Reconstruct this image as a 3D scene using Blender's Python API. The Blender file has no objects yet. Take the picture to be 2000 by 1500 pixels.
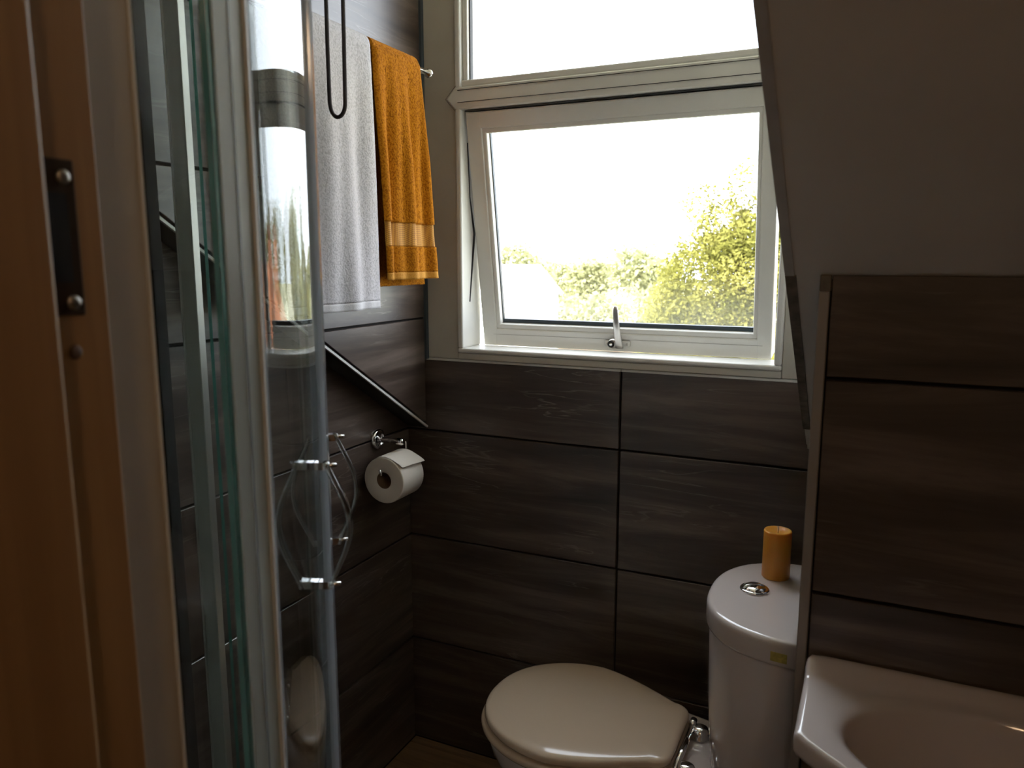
import bpy, bmesh, math, random
from mathutils import Vector, Matrix
random.seed(7)
S = bpy.context.scene
COL = S.collection
R = math.radians
PI = math.pi

# ------------------------------------------------------------------ camera
EYE = 1.346
cam_d = bpy.data.cameras.new('camera')
cam_d.sensor_width = 36.0
cam_d.lens = 1502 / 2000 * 36.0
cam_d.clip_start = 0.02
cam_d.clip_end = 400
cam = bpy.data.objects.new('camera', cam_d)
COL.objects.link(cam)
cam.location = (0, 0, EYE)
cam.rotation_euler = (R(90) - math.atan(243 / 1502), 0, R(25.05))
S.camera = cam
cam_d.dof.use_dof = True
cam_d.dof.focus_distance = 1.75
cam_d.dof.aperture_fstop = 7.5

# ------------------------------------------------------------------ sky, sun, exposure
w = bpy.data.worlds.new('hazy_sky')
S.world = w
w.use_nodes = True
bg = w.node_tree.nodes['Background']
bg.inputs[0].default_value = (0.84, 0.91, 1.0, 1)
bg.inputs[1].default_value = 3.6
sun_d = bpy.data.lights.new('sun', 'SUN')
sun_d.energy = 9.0
sun_d.angle = R(1.0)
sun_d.color = (1.0, 0.94, 0.82)
sun = bpy.data.objects.new('sun', sun_d)
COL.objects.link(sun)
sun.rotation_euler = (R(48), 0, R(-28))      # from behind the house, never into the window
S.view_settings.view_transform = 'Standard'
S.view_settings.look = 'None'
S.view_settings.gamma = 1.0
S.view_settings.use_curve_mapping = False
S.view_settings.exposure = 1.1
S.cycles.transparent_max_bounces = 24
S.cycles.max_bounces = 6
S.cycles.diffuse_bounces = 4
S.cycles.glossy_bounces = 4
S.cycles.caustics_reflective = False
S.cycles.caustics_refractive = False

# ------------------------------------------------------------------ material helpers
def newmat(name):
    m = bpy.data.materials.new(name)
    m.use_nodes = True
    nt = m.node_tree
    p = nt.nodes['Principled BSDF']
    return m, nt, p

def nd(nt, t, **kw):
    n = nt.nodes.new(t)
    for k, v in kw.items():
        setattr(n, k, v)
    return n

def ramp(nt, stops):
    r = nt.nodes.new('ShaderNodeValToRGB')
    e = r.color_ramp.elements
    while len(e) < len(stops):
        e.new(0.5)
    for i, (p, c) in enumerate(stops):
        e[i].position = p
        e[i].color = (*c, 1)
    return r

def plain(name, col, rough=0.5, metal=0.0, spec=0.5, noise=0.0, nscale=8.0, bump=0.0, bscale=60.0, coat=0.0, sss=0.0):
    m, nt, p = newmat(name)
    p.inputs['Base Color'].default_value = (*col, 1)
    p.inputs['Roughness'].default_value = rough
    p.inputs['Metallic'].default_value = metal
    p.inputs['Specular IOR Level'].default_value = spec
    p.inputs['Coat Weight'].default_value = coat
    p.inputs['Coat Roughness'].default_value = 0.04
    if sss:
        p.inputs['Subsurface Weight'].default_value = sss
        p.inputs['Subsurface Radius'].default_value = (0.02, 0.008, 0.003)
        p.inputs['Subsurface Scale'].default_value = 1.0
    g = nt.nodes.new('ShaderNodeNewGeometry')
    if noise:
        n = nd(nt, 'ShaderNodeTexNoise')
        n.inputs['Scale'].default_value = nscale
        n.inputs['Detail'].default_value = 5
        nt.links.new(g.outputs['Position'], n.inputs['Vector'])
        lo = tuple(c * (1 - noise) for c in col)
        hi = tuple(min(1, c * (1 + noise)) for c in col)
        r = ramp(nt, [(0.3, lo), (0.7, hi)])
        nt.links.new(n.outputs['Fac'], r.inputs['Fac'])
        nt.links.new(r.outputs['Color'], p.inputs['Base Color'])
    if bump:
        n2 = nd(nt, 'ShaderNodeTexNoise')
        n2.inputs['Scale'].default_value = bscale
        n2.inputs['Detail'].default_value = 3
        nt.links.new(g.outputs['Position'], n2.inputs['Vector'])
        b = nd(nt, 'ShaderNodeBump')
        b.inputs['Strength'].default_value = bump
        b.inputs['Distance'].default_value = 0.002
        nt.links.new(n2.outputs['Fac'], b.inputs['Height'])
        nt.links.new(b.outputs['Normal'], p.inputs['Normal'])
    return m

def streaked(name, stops, sx, sz, rough=0.35, vein=None, along='h', spec=0.5, bump=0.12):
    """stone/wood streaks: stretched along the wall (h = x + y) or along x, y, z; each object gets its own offset"""
    m, nt, p = newmat(name)
    g = nt.nodes.new('ShaderNodeNewGeometry')
    oi = nt.nodes.new('ShaderNodeObjectInfo')
    s = nt.nodes.new('ShaderNodeSeparateXYZ')
    nt.links.new(g.outputs['Position'], s.inputs[0])
    add = nd(nt, 'ShaderNodeMath', operation='ADD')
    nt.links.new(s.outputs['X'], add.inputs[0]); nt.links.new(s.outputs['Y'], add.inputs[1])
    mr = nd(nt, 'ShaderNodeMath', operation='MULTIPLY'); mr.inputs[1].default_value = 37.0
    nt.links.new(oi.outputs['Random'], mr.inputs[0])
    c = nt.nodes.new('ShaderNodeCombineXYZ')
    mx = nd(nt, 'ShaderNodeMath', operation='MULTIPLY'); mx.inputs[1].default_value = sx
    mz = nd(nt, 'ShaderNodeMath', operation='MULTIPLY'); mz.inputs[1].default_value = sz
    if along == 'h':
        nt.links.new(add.outputs[0], mx.inputs[0]); nt.links.new(s.outputs['Z'], mz.inputs[0])
    elif along == 'z':
        nt.links.new(s.outputs['Z'], mx.inputs[0]); nt.links.new(add.outputs[0], mz.inputs[0])
    else:
        nt.links.new(s.outputs['X'], mx.inputs[0]); nt.links.new(s.outputs['Y'], mz.inputs[0])
    nt.links.new(mx.outputs[0], c.inputs['X']); nt.links.new(mr.outputs[0], c.inputs['Y']); nt.links.new(mz.outputs[0], c.inputs['Z'])
    n = nd(nt, 'ShaderNodeTexNoise')
    n.inputs['Scale'].default_value = 1.0; n.inputs['Detail'].default_value = 9; n.inputs['Roughness'].default_value = 0.62
    n.inputs['Distortion'].default_value = 0.7
    nt.links.new(c.outputs[0], n.inputs['Vector'])
    r = ramp(nt, stops)
    nt.links.new(n.outputs['Fac'], r.inputs['Fac'])
    out = r.outputs['Color']
    if vein:
        n2 = nd(nt, 'ShaderNodeTexNoise')
        n2.inputs['Scale'].default_value = 1.7; n2.inputs['Detail'].default_value = 4; n2.inputs['Distortion'].default_value = 0.5
        nt.links.new(c.outputs[0], n2.inputs['Vector'])
        r2 = ramp(nt, [(0.485, (0, 0, 0)), (0.5, (1, 1, 1)), (0.515, (0, 0, 0))])
        nt.links.new(n2.outputs['Fac'], r2.inputs['Fac'])
        n3 = nd(nt, 'ShaderNodeTexNoise'); n3.inputs['Scale'].default_value = 5
        nt.links.new(g.outputs['Position'], n3.inputs['Vector'])
        r3 = ramp(nt, [(0.5, (0, 0, 0)), (0.7, (0.7, 0.7, 0.7))])
        nt.links.new(n3.outputs['Fac'], r3.inputs['Fac'])
        mu = nd(nt, 'ShaderNodeMath', operation='MULTIPLY')
        nt.links.new(r2.outputs['Color'], mu.inputs[0]); nt.links.new(r3.outputs['Color'], mu.inputs[1])
        mix = nd(nt, 'ShaderNodeMix', data_type='RGBA')
        nt.links.new(mu.outputs[0], mix.inputs['Factor'])
        nt.links.new(out, mix.inputs['A']); mix.inputs['B'].default_value = (*vein, 1)
        out = mix.outputs['Result']
    nt.links.new(out, p.inputs['Base Color'])
    p.inputs['Roughness'].default_value = rough
    p.inputs['Specular IOR Level'].default_value = spec
    b = nd(nt, 'ShaderNodeBump'); b.inputs['Strength'].default_value = bump; b.inputs['Distance'].default_value = 0.002
    nb = nd(nt, 'ShaderNodeTexNoise'); nb.inputs['Scale'].default_value = 1.0; nb.inputs['Detail'].default_value = 2
    nt.links.new(c.outputs[0], nb.inputs['Vector'])
    nt.links.new(nb.outputs['Fac'], b.inputs['Height']); nt.links.new(b.outputs['Normal'], p.inputs['Normal'])
    return m

def thin_glass(name, tint=(0.93, 0.97, 0.95), f0=0.045, rough=0.0, haze=0.0, hazecol=(0.8, 0.85, 0.83)):
    """clear pane: see-through, with the angle-dependent mirror of real glass"""
    m = bpy.data.materials.new(name); m.use_nodes = True
    nt = m.node_tree; nt.nodes.clear()
    o = nt.nodes.new('ShaderNodeOutputMaterial')
    t = nt.nodes.new('ShaderNodeBsdfTransparent'); t.inputs[0].default_value = (*tint, 1)
    gl = nt.nodes.new('ShaderNodeBsdfGlossy'); gl.inputs['Roughness'].default_value = rough
    lw = nt.nodes.new('ShaderNodeLayerWeight'); lw.inputs[0].default_value = 0.5
    pw = nd(nt, 'ShaderNodeMath', operation='POWER'); pw.inputs[1].default_value = 5
    nt.links.new(lw.outputs['Facing'], pw.inputs[0])
    ma = nd(nt, 'ShaderNodeMath', operation='MULTIPLY_ADD'); ma.inputs[1].default_value = 1 - f0; ma.inputs[2].default_value = f0
    nt.links.new(pw.outputs[0], ma.inputs[0])
    mix = nt.nodes.new('ShaderNodeMixShader')
    nt.links.new(ma.outputs[0], mix.inputs[0])
    base = t.outputs[0]
    if haze:
        d = nt.nodes.new('ShaderNodeBsdfDiffuse'); d.inputs[0].default_value = (*hazecol, 1)
        tr = nt.nodes.new('ShaderNodeBsdfTranslucent'); tr.inputs[0].default_value = (*hazecol, 1)
        m0 = nt.nodes.new('ShaderNodeMixShader'); m0.inputs[0].default_value = 0.5
        nt.links.new(d.outputs[0], m0.inputs[1]); nt.links.new(tr.outputs[0], m0.inputs[2])
        m1 = nt.nodes.new('ShaderNodeMixShader'); m1.inputs[0].default_value = haze
        nt.links.new(t.outputs[0], m1.inputs[1]); nt.links.new(m0.outputs[0], m1.inputs[2])
        base = m1.outputs[0]
    nt.links.new(base, mix.inputs[1]); nt.links.new(gl.outputs[0], mix.inputs[2])
    nt.links.new(mix.outputs[0], o.inputs[0])
    return m

def terry(name, col, dark, sheen=0.2):
    m, nt, p = newmat(name)
    g = nt.nodes.new('ShaderNodeNewGeometry')
    v = nd(nt, 'ShaderNodeTexNoise'); v.inputs['Scale'].default_value = 260; v.inputs['Detail'].default_value = 3
    nt.links.new(g.outputs['Position'], v.inputs['Vector'])
    r = ramp(nt, [(0.36, dark), (0.56, col)])
    nt.links.new(v.outputs['Fac'], r.inputs['Fac']); nt.links.new(r.outputs['Color'], p.inputs['Base Color'])
    p.inputs['Roughness'].default_value = 0.95
    p.inputs['Specular IOR Level'].default_value = 0.1
    p.inputs['Sheen Weight'].default_value = sheen
    b = nd(nt, 'ShaderNodeBump'); b.inputs['Strength'].default_value = 0.7; b.inputs['Distance'].default_value = 0.0016
    nt.links.new(v.outputs['Fac'], b.inputs['Height']); nt.links.new(b.outputs['Normal'], p.inputs['Normal'])
    return m

def woven(name, a, b_):
    m, nt, p = newmat(name)
    g = nt.nodes.new('ShaderNodeNewGeometry')
    mp = nd(nt, 'ShaderNodeMapping'); mp.inputs['Rotation'].default_value = (R(45), 0, 0)
    nt.links.new(g.outputs['Position'], mp.inputs['Vector'])
    ck = nd(nt, 'ShaderNodeTexChecker'); ck.inputs['Scale'].default_value = 330
    ck.inputs['Color1'].default_value = (*a, 1); ck.inputs['Color2'].default_value = (*b_, 1)
    nt.links.new(mp.outputs[0], ck.inputs['Vector']); nt.links.new(ck.outputs['Color'], p.inputs['Base Color'])
    p.inputs['Roughness'].default_value = 0.7
    return m

def leafmat(name, a, b_, trans=0.35):
    m = bpy.data.materials.new(name); m.use_nodes = True
    nt = m.node_tree; nt.nodes.clear()
    o = nt.nodes.new('ShaderNodeOutputMaterial')
    g = nt.nodes.new('ShaderNodeNewGeometry')
    n = nd(nt, 'ShaderNodeTexNoise'); n.inputs['Scale'].default_value = 1.6; n.inputs['Detail'].default_value = 6
    nt.links.new(g.outputs['Position'], n.inputs['Vector'])
    r = ramp(nt, [(0.35, a), (0.65, b_)])
    nt.links.new(n.outputs['Fac'], r.inputs['Fac'])
    d = nt.nodes.new('ShaderNodeBsdfDiffuse'); t = nt.nodes.new('ShaderNodeBsdfTranslucent')
    nt.links.new(r.outputs['Color'], d.inputs[0]); nt.links.new(r.outputs['Color'], t.inputs[0])
    mx = nt.nodes.new('ShaderNodeMixShader'); mx.inputs[0].default_value = trans
    nt.links.new(d.outputs[0], mx.inputs[1]); nt.links.new(t.outputs[0], mx.inputs[2])
    nt.links.new(mx.outputs[0], o.inputs[0])
    return m

M = {}
M['tile'] = streaked('dark_streaked_stone_tile', [(0.30, (0.030, 0.020, 0.016)), (0.47, (0.072, 0.050, 0.040)), (0.58, (0.130, 0.097, 0.080)), (0.76, (0.22, 0.178, 0.150))],
                     1.6, 17, rough=0.32, vein=(0.30, 0.27, 0.24), spec=0.85)
M['grout'] = plain('dark_grout', (0.018, 0.014, 0.012), 0.9)
M['paint'] = plain('off_white_wall_paint', (0.85, 0.82, 0.77), 0.6, noise=0.04, nscale=5, bump=0.05)
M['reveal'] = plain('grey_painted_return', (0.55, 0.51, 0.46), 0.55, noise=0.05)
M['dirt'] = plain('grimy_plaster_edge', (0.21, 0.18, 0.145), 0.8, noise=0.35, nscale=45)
M['edgeshade'] = plain('grey_edge_shade', (0.60, 0.59, 0.58), 0.6, noise=0.1, nscale=20)  # ceiling paint greyed to imitate shade along the slope's edge
M['upvc'] = plain('white_upvc', (0.74, 0.73, 0.69), 0.32, noise=0.05, nscale=7)
M['board'] = plain('cream_painted_casing', (0.58, 0.545, 0.47), 0.5, noise=0.07, nscale=6)
M['groove'] = plain('dark_seal_line', (0.03, 0.03, 0.03), 0.6)
M['gasket'] = plain('blue_grey_glazing_gasket', (0.055, 0.075, 0.09), 0.4)
M['silver'] = plain('brushed_aluminium_trim', (0.62, 0.60, 0.58), 0.3, metal=0.85)
M['greytrim'] = plain('grey_tile_trim', (0.40, 0.37, 0.34), 0.35, metal=0.35)
M['chrome'] = plain('chrome', (0.85, 0.85, 0.85), 0.05, metal=1.0)
M['steel'] = plain('satin_steel', (0.45, 0.42, 0.38), 0.3, metal=1.0)
M['darkmetal'] = plain('aged_brass_plate', (0.07, 0.045, 0.03), 0.4, metal=0.7)
M['black'] = plain('black_plastic', (0.012, 0.011, 0.012), 0.5)
M['cord'] = plain('charcoal_cord', (0.055, 0.046, 0.050), 0.8, bump=0.5, bscale=900)
M['ceramic'] = plain('glazed_white_ceramic', (0.70, 0.625, 0.60), 0.12, coat=0.6)
M['seatplastic'] = plain('cream_white_seat_plastic', (0.72, 0.57, 0.43), 0.16, coat=0.4)
M['candle'] = plain('amber_candle_wax', (0.76, 0.33, 0.035), 0.42, sss=0.35)
M['wick'] = plain('waxed_wick', (0.75, 0.66, 0.55), 0.8)
M['paper'] = plain('soft_white_paper', (0.80, 0.74, 0.67), 0.9, bump=0.15, bscale=400)
M['card'] = plain('brown_cardboard', (0.17, 0.10, 0.055), 0.85)
M['pine'] = streaked('varnished_pine', [(0.3, (0.29, 0.160, 0.062)), (0.55, (0.37, 0.213, 0.088)), (0.75, (0.44, 0.27, 0.12))], 0.9, 30, rough=0.5, along='z', bump=0.03)
M['brownstreak'] = streaked('brown_streaked_strip', [(0.3, (0.075, 0.04, 0.022)), (0.7, (0.14, 0.075, 0.04))], 1.2, 40, rough=0.5, along='z', bump=0.03)
M['floorwood'] = streaked('brown_wood_floor', [(0.28, (0.11, 0.060, 0.033)), (0.5, (0.20, 0.115, 0.062)), (0.72, (0.30, 0.185, 0.105))], 2.2, 34, rough=0.42, along='x', bump=0.05)
M['glass'] = thin_glass('clear_shower_glass', (0.955, 0.98, 0.97))
M['pane'] = thin_glass('clear_window_glass', (0.985, 0.99, 0.99))
M['postgrey'] = plain('satin_grey_profile', (0.46, 0.45, 0.42), 0.35, metal=0.3)
mp_ = thin_glass('misted_window_glass', (0.985, 0.99, 0.99), haze=0.2, hazecol=(0.85, 0.85, 0.75))
nt = mp_.node_tree
tc = nt.nodes.new('ShaderNodeTexCoord'); sx = nt.nodes.new('ShaderNodeSeparateXYZ'); nt.links.new(tc.outputs['Generated'], sx.inputs[0])
nz = nd(nt, 'ShaderNodeTexNoise'); nz.inputs['Scale'].default_value = 7.0; nz.inputs['Detail'].default_value = 6
nt.links.new(tc.outputs['Generated'], nz.inputs['Vector'])
mr_ = nd(nt, 'ShaderNodeMapRange'); mr_.inputs['From Min'].default_value = 0.30; mr_.inputs['From Max'].default_value = 0.04
mr_.inputs['To Min'].default_value = 0.0; mr_.inputs['To Max'].default_value = 0.13
nt.links.new(sx.outputs['Z'], mr_.inputs['Value'])
mm = nd(nt, 'ShaderNodeMath', operation='MULTIPLY'); nt.links.new(mr_.outputs[0], mm.inputs[0]); nt.links.new(nz.outputs['Fac'], mm.inputs[1])
for n_ in nt.nodes:
    if n_.type == 'MIX_SHADER' and abs(n_.inputs[0].default_value - 0.2) < 1e-4 and not n_.inputs[0].is_linked:
        nt.links.new(mm.outputs[0], n_.inputs[0])
M['mistpane'] = mp_
M['gedge'] = plain('green_glass_edge', (0.035, 0.13, 0.105), 0.15, spec=0.8)
M['acrylic'] = thin_glass('clear_acrylic', (0.72, 0.73, 0.72), f0=0.20, rough=0.05)
M['sealclear'] = thin_glass('clear_vinyl_seal', (0.82, 0.85, 0.86), f0=0.12, rough=0.12, haze=0.35, hazecol=(0.72, 0.74, 0.78))
M['sealwhite'] = thin_glass('milky_vinyl_seal', (0.75, 0.80, 0.78), f0=0.14, rough=0.25, haze=0.8, hazecol=(0.84, 0.88, 0.86))
M['terrywhite'] = terry('white_terry', (0.63, 0.61, 0.65), (0.47, 0.46, 0.49))
M['terryorange'] = terry('mustard_terry', (0.47, 0.172, 0.007), (0.27, 0.088, 0.003), 0.03)
M['hemwhite'] = plain('white_hem', (0.66, 0.65, 0.68), 0.8, bump=0.3, bscale=500)
M['hemorange'] = plain('mustard_hem', (0.58, 0.26, 0.02), 0.8, bump=0.4, bscale=500)
M['weave'] = woven('mustard_weave', (0.60, 0.28, 0.02), (0.34, 0.135, 0.008))
M['yellowtape'] = plain('faded_yellow_tape', (0.50, 0.40, 0.09), 0.4, noise=0.3, nscale=120)
M['leaf'] = leafmat('sunlit_leaves', (0.110, 0.112, 0.022), (0.29, 0.27, 0.075))
M['leaffar'] = leafmat('haze_paled_far_leaves', (0.26, 0.27, 0.14), (0.44, 0.43, 0.24))  # leaf colour lightened to imitate distance haze and overexposure
M['leafmid'] = leafmat('hedge_leaves', (0.22, 0.24, 0.06), (0.40, 0.39, 0.12))
M['bark'] = plain('brown_bark', (0.13, 0.10, 0.07), 0.9, noise=0.3)
M['lawn'] = plain('pale_lawn', (0.52, 0.51, 0.36), 0.9, noise=0.2, nscale=0.4)  # pale grass colour, mottled by noise
M['render'] = plain('white_house_render', (0.86, 0.85, 0.82), 0.8)
M['roof'] = plain('pale_roof_tiles', (0.72, 0.70, 0.68), 0.8)
M['brick'] = plain('orange_brick', (0.42, 0.16, 0.075), 0.85, noise=0.25, nscale=9)
M['fence'] = plain('orange_timber_fence', (0.52, 0.28, 0.09), 0.8, noise=0.2, nscale=6)
M['darkpane'] = plain('dark_window_pane', (0.25, 0.27, 0.30), 0.1)
M['hallpaint'] = plain('warm_hall_paint', (0.46, 0.37, 0.28), 0.7)

# ------------------------------------------------------------------ mesh helpers
def link(name, me, mat, parent=None, smooth=False):
    o = bpy.data.objects.new(name, me)
    COL.objects.link(o)
    mats = mat if isinstance(mat, (list, tuple)) else [mat]
    for k in mats:
        me.materials.append(M[k])
    if smooth:
        me.polygons.foreach_set('use_smooth', [True] * len(me.polygons))
    if parent:
        o.parent = parent
    return o

def mk(name, verts, faces, mat, parent=None, smooth=False):
    me = bpy.data.meshes.new(name)
    me.from_pydata(verts, [], faces)
    me.validate()
    bm = bmesh.new(); bm.from_mesh(me)
    bmesh.ops.recalc_face_normals(bm, faces=bm.faces[:])
    bm.to_mesh(me); bm.free()
    return link(name, me, mat, parent, smooth)

def bmobj(name, bm, mat, parent=None, smooth=False):
    bmesh.ops.recalc_face_normals(bm, faces=bm.faces[:])
    me = bpy.data.meshes.new(name)
    bm.to_mesh(me); bm.free()
    return link(name, me, mat, parent, smooth)

def addbox(bm, x0, x1, y0, y1, z0, z1, bev=0.0, seg=1):
    r = bmesh.ops.create_cube(bm, size=1.0)
    vs = r['verts']
    for v in vs:
        v.co = Vector(((x0 + x1) / 2 + v.co.x * (x1 - x0), (y0 + y1) / 2 + v.co.y * (y1 - y0), (z0 + z1) / 2 + v.co.z * (z1 - z0)))
    if bev:
        es = list({e for v in vs for e in v.link_edges})
        bmesh.ops.bevel(bm, geom=es, offset=bev, segments=seg, profile=0.5, affect='EDGES')

def box(name, x0, x1, y0, y1, z0, z1, mat, parent=None, bev=0.0, seg=1):
    bm = bmesh.new()
    addbox(bm, x0, x1, y0, y1, z0, z1, bev, seg)
    return bmobj(name, bm, mat, parent)

def prism(name, poly, axis, a0, a1, mat, parent=None, bev=0.0):
    """poly: 2D points; axis 'x' -> (y,z) extruded over x; 'y' -> (x,z); 'z' -> (x,y)"""
    bm = bmesh.new()
    def P(p, a):
        return {'x': (a, p[0], p[1]), 'y': (p[0], a, p[1]), 'z': (p[0], p[1], a)}[axis]
    v0 = [bm.verts.new(P(p, a0)) for p in poly]
    v1 = [bm.verts.new(P(p, a1)) for p in poly]
    n = len(poly)
    bm.faces.new(v0); bm.faces.new(v1[::-1])
    for i in range(n):
        bm.faces.new((v0[i], v1[i], v1[(i + 1) % n], v0[(i + 1) % n]))
    if bev:
        bmesh.ops.recalc_face_normals(bm, faces=bm.faces[:])
        bmesh.ops.bevel(bm, geom=bm.edges[:], offset=bev, segments=1, profile=0.5, affect='EDGES')
    return bmobj(name, bm, mat, parent)

def clip(poly, a, b, c):
    """keep the side a*u + b*v + c >= 0"""
    out = []
    n = len(poly)
    for i in range(n):
        p, q = poly[i], poly[(i + 1) % n]
        dp = a * p[0] + b * p[1] + c
        dq = a * q[0] + b * q[1] + c
        if dp >= 0:
            out.append(p)
        if (dp > 0 and dq < 0) or (dp < 0 and dq > 0):
            t = dp / (dp - dq)
            out.append((p[0] + t * (q[0] - p[0]), p[1] + t * (q[1] - p[1])))
    return out

def tubev(pts, r, seg=10, rfun=None, closed=False):
    """verts, faces of a tube along pts"""
    vs, fs = [], []
    n = len(pts)
    prev = None
    for i, p in enumerate(pts):
        p = Vector(p)
        a = Vector(pts[max(i - 1, 0)]); b = Vector(pts[min(i + 1, n - 1)])
        t = (b - a).normalized()
        if prev is None:
            u = t.orthogonal().normalized()
        else:
            u = (prev - t * prev.dot(t)).normalized()
        prev = u
        v = t.cross(u)
        rr = rfun(i / (n - 1)) if rfun else r
        for k in range(seg):
            an = 2 * PI * k / seg
            vs.append(tuple(p + (u * math.cos(an) + v * math.sin(an)) * rr))
    for i in range(n - 1):
        for k in range(seg):
            k2 = (k + 1) % seg
            fs.append((i * seg + k, i * seg + k2, (i + 1) * seg + k2, (i + 1) * seg + k))
    fs.append(tuple(range(seg))); fs.append(tuple(range((n - 1) * seg, n * seg)))
    return vs, fs

def tube(name, pts, r, mat, parent=None, seg=10, rfun=None):
    v, f = tubev(pts, r, seg, rfun)
    return mk(name, v, f, mat, parent, True)

def loft(name, rings, mat, parent=None, cap0=True, cap1=True, smooth=True):
    n = len(rings[0])
    vs = [p for r in rings for p in r]
    fs = []
    for i in range(len(rings) - 1):
        for k in range(n):
            k2 = (k + 1) % n
            fs.append((i * n + k, i * n + k2, (i + 1) * n + k2, (i + 1) * n + k))
    if cap0: fs.append(tuple(range(n)))
    if cap1: fs.append(tuple(range((len(rings) - 1) * n, len(rings) * n)))
    return mk(name, vs, fs, mat, parent, smooth)

def lathe(name, prof, c, mat, parent=None, axis='z', seg=32):
    rings = []
    for (r, h) in prof:
        ring = []
        for k in range(seg):
            a = 2 * PI * k / seg
            x, y = r * math.cos(a), r * math.sin(a)
            d = {'z': (x, y, h), 'x': (h, x, y), 'y': (x, h, y)}[axis]
            ring.append((c[0] + d[0], c[1] + d[1], c[2] + d[2]))
        rings.append(ring)
    return loft(name, rings, mat, parent)

def tag(o, label, cat, group=None):
    o['label'] = label; o['category'] = cat
    if group: o['group'] = group
    return o

def struct(o, label, cat):
    o['kind'] = 'structure'; o['label'] = label; o['category'] = cat
    return o

def empty(name, loc=(0, 0, 0)):
    o = bpy.data.objects.new(name, None)
    COL.objects.link(o)
    o.empty_display_size = 0.05
    o.location = loc
    return o

def under(o, parent):
    """parent keeping world place, for roots that are not at the origin"""
    o.parent = parent
    o.matrix_parent_inverse = Matrix.Translation(parent.location).inverted()
    return o

class Root:
    """an Empty at the thing's base; parts are modelled in world units and hung under it"""
    def __init__(self, name, loc):
        self.o = empty(name, loc)
    def add(self, *parts):
        for p in parts: under(p, self.o)
        return parts[0]

# ------------------------------------------------------------------ the room
XL, XU = -1.103, -1.043          # lower left wall face, upper left wall face (proud)
YB = 1.71                        # window wall face
YP = 1.089                       # face of the boxed-in knee wall
XP = -0.064                      # its left corner
TT = 0.009                       # tile thickness
G = 0.0026                       # half a joint
ZC = 2.25
def diag(y): return 1.978 - 0.622 * y            # rake line on the left wall
def slope(y): return 1.33 - 0.615 * (y - YP)     # underside of the sloping ceiling

floor = box('floor', -1.3, 1.3, 0.2, 1.9, -0.12, -0.012, 'grout')
struct(floor, 'brown wood effect floor beside the toilet', 'floor')
k = 0
y = 0.33
while y < YB:
    for (xa, xb) in ((-1.103, -0.62 if k % 2 else -0.25), (-0.62 if k % 2 else -0.25, 0.55), (0.55, 1.2)):
        box('plank', xa + 0.0008, xb - 0.0008, y + 0.0008, min(y + 0.135, YB) - 0.0008, -0.012, 0.0, 'floorwood', floor, 0.001)
    y += 0.135; k += 1

# left wall: recessed lower part, proud upper part cut along the rake
wl = prism('wall_left', [(0.2, -0.1), (YB + 0.2, -0.1), (YB + 0.2, ZC), (0.2, ZC)], 'x', -1.30, XL - TT, 'grout')
struct(wl, 'dark stone tiled wall on the left, recessed below the raking edge', 'wall')
wu = prism('wall_left_upper', [(0.2, diag(0.2)), (YB + 0.1, diag(YB + 0.1)), (YB + 0.1, ZC), (0.2, ZC)], 'x', XL - TT, XU - TT, 'grout')
struct(wu, 'lighter lit tiled upper wall behind the towels, ending in a raking edge', 'wall')
courses = [0.0, 0.305, 0.605, 0.902, 1.198, 1.497, 1.797, 2.097, ZC]
cols_y = [0.33, 0.51, 1.11, YB]
def wall_tiles(parent, x_face, upper):
    for j in range(len(courses) - 1):
        for i in range(len(cols_y) - 1):
            y0, y1 = cols_y[i] + G, cols_y[i + 1] - (0.012 if upper and i == 2 else G)
            poly = [(y0, courses[j] + G), (y1, courses[j] + G), (y1, courses[j + 1] - G), (y0, courses[j + 1] - G)]
            if upper:
                poly = clip(poly, 0.622, 1, -1.978 - 0.004)
            else:
                poly = clip(poly, -0.622, -1, 1.978 - 0.004)
            if len(poly) >= 3:
                area = abs(sum(poly[q][0] * poly[(q + 1) % len(poly)][1] - poly[(q + 1) % len(poly)][0] * poly[q][1] for q in range(len(poly)))) / 2
                if area > 0.0008:
                    prism('tile', poly, 'x', x_face - TT, x_face, 'tile', parent, 0.001)
wall_tiles(wl, XL, False)
wall_tiles(wu, XU, True)
# underside of the proud part: dark soffit strip, bright metal trim on its edge
def rake_strip(name, y0, y1, x0, x1, d0, d1, mat, parent):
    vs = []
    for y in (y0, y1):
        z = diag(y)
        for x in (x0, x1):
            for d in (d0, d1):
                vs.append((x, y + d * 0.528, z + d * 0.849))
    f = [(0, 1, 3, 2), (4, 6, 7, 5), (0, 4, 5, 1), (2, 3, 7, 6), (0, 2, 6, 4), (1, 5, 7, 3)]
    return mk(name, vs, f, mat, parent)
rake_strip('soffit_tile', 0.33, YB - 0.002, XL - 0.001, XU - 0.002, -0.008, 0.0, 'grout', wu)
rake_strip('edge_trim', 0.33, YB - 0.002, XU - 0.004, XU + 0.0015, -0.008, -0.003, 'upvc', wu)
o = box('corner_strip', XU - 0.004, XU + 0.006, YB - 0.013, YB, 1.092, ZC, 'gasket', wu)

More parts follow.
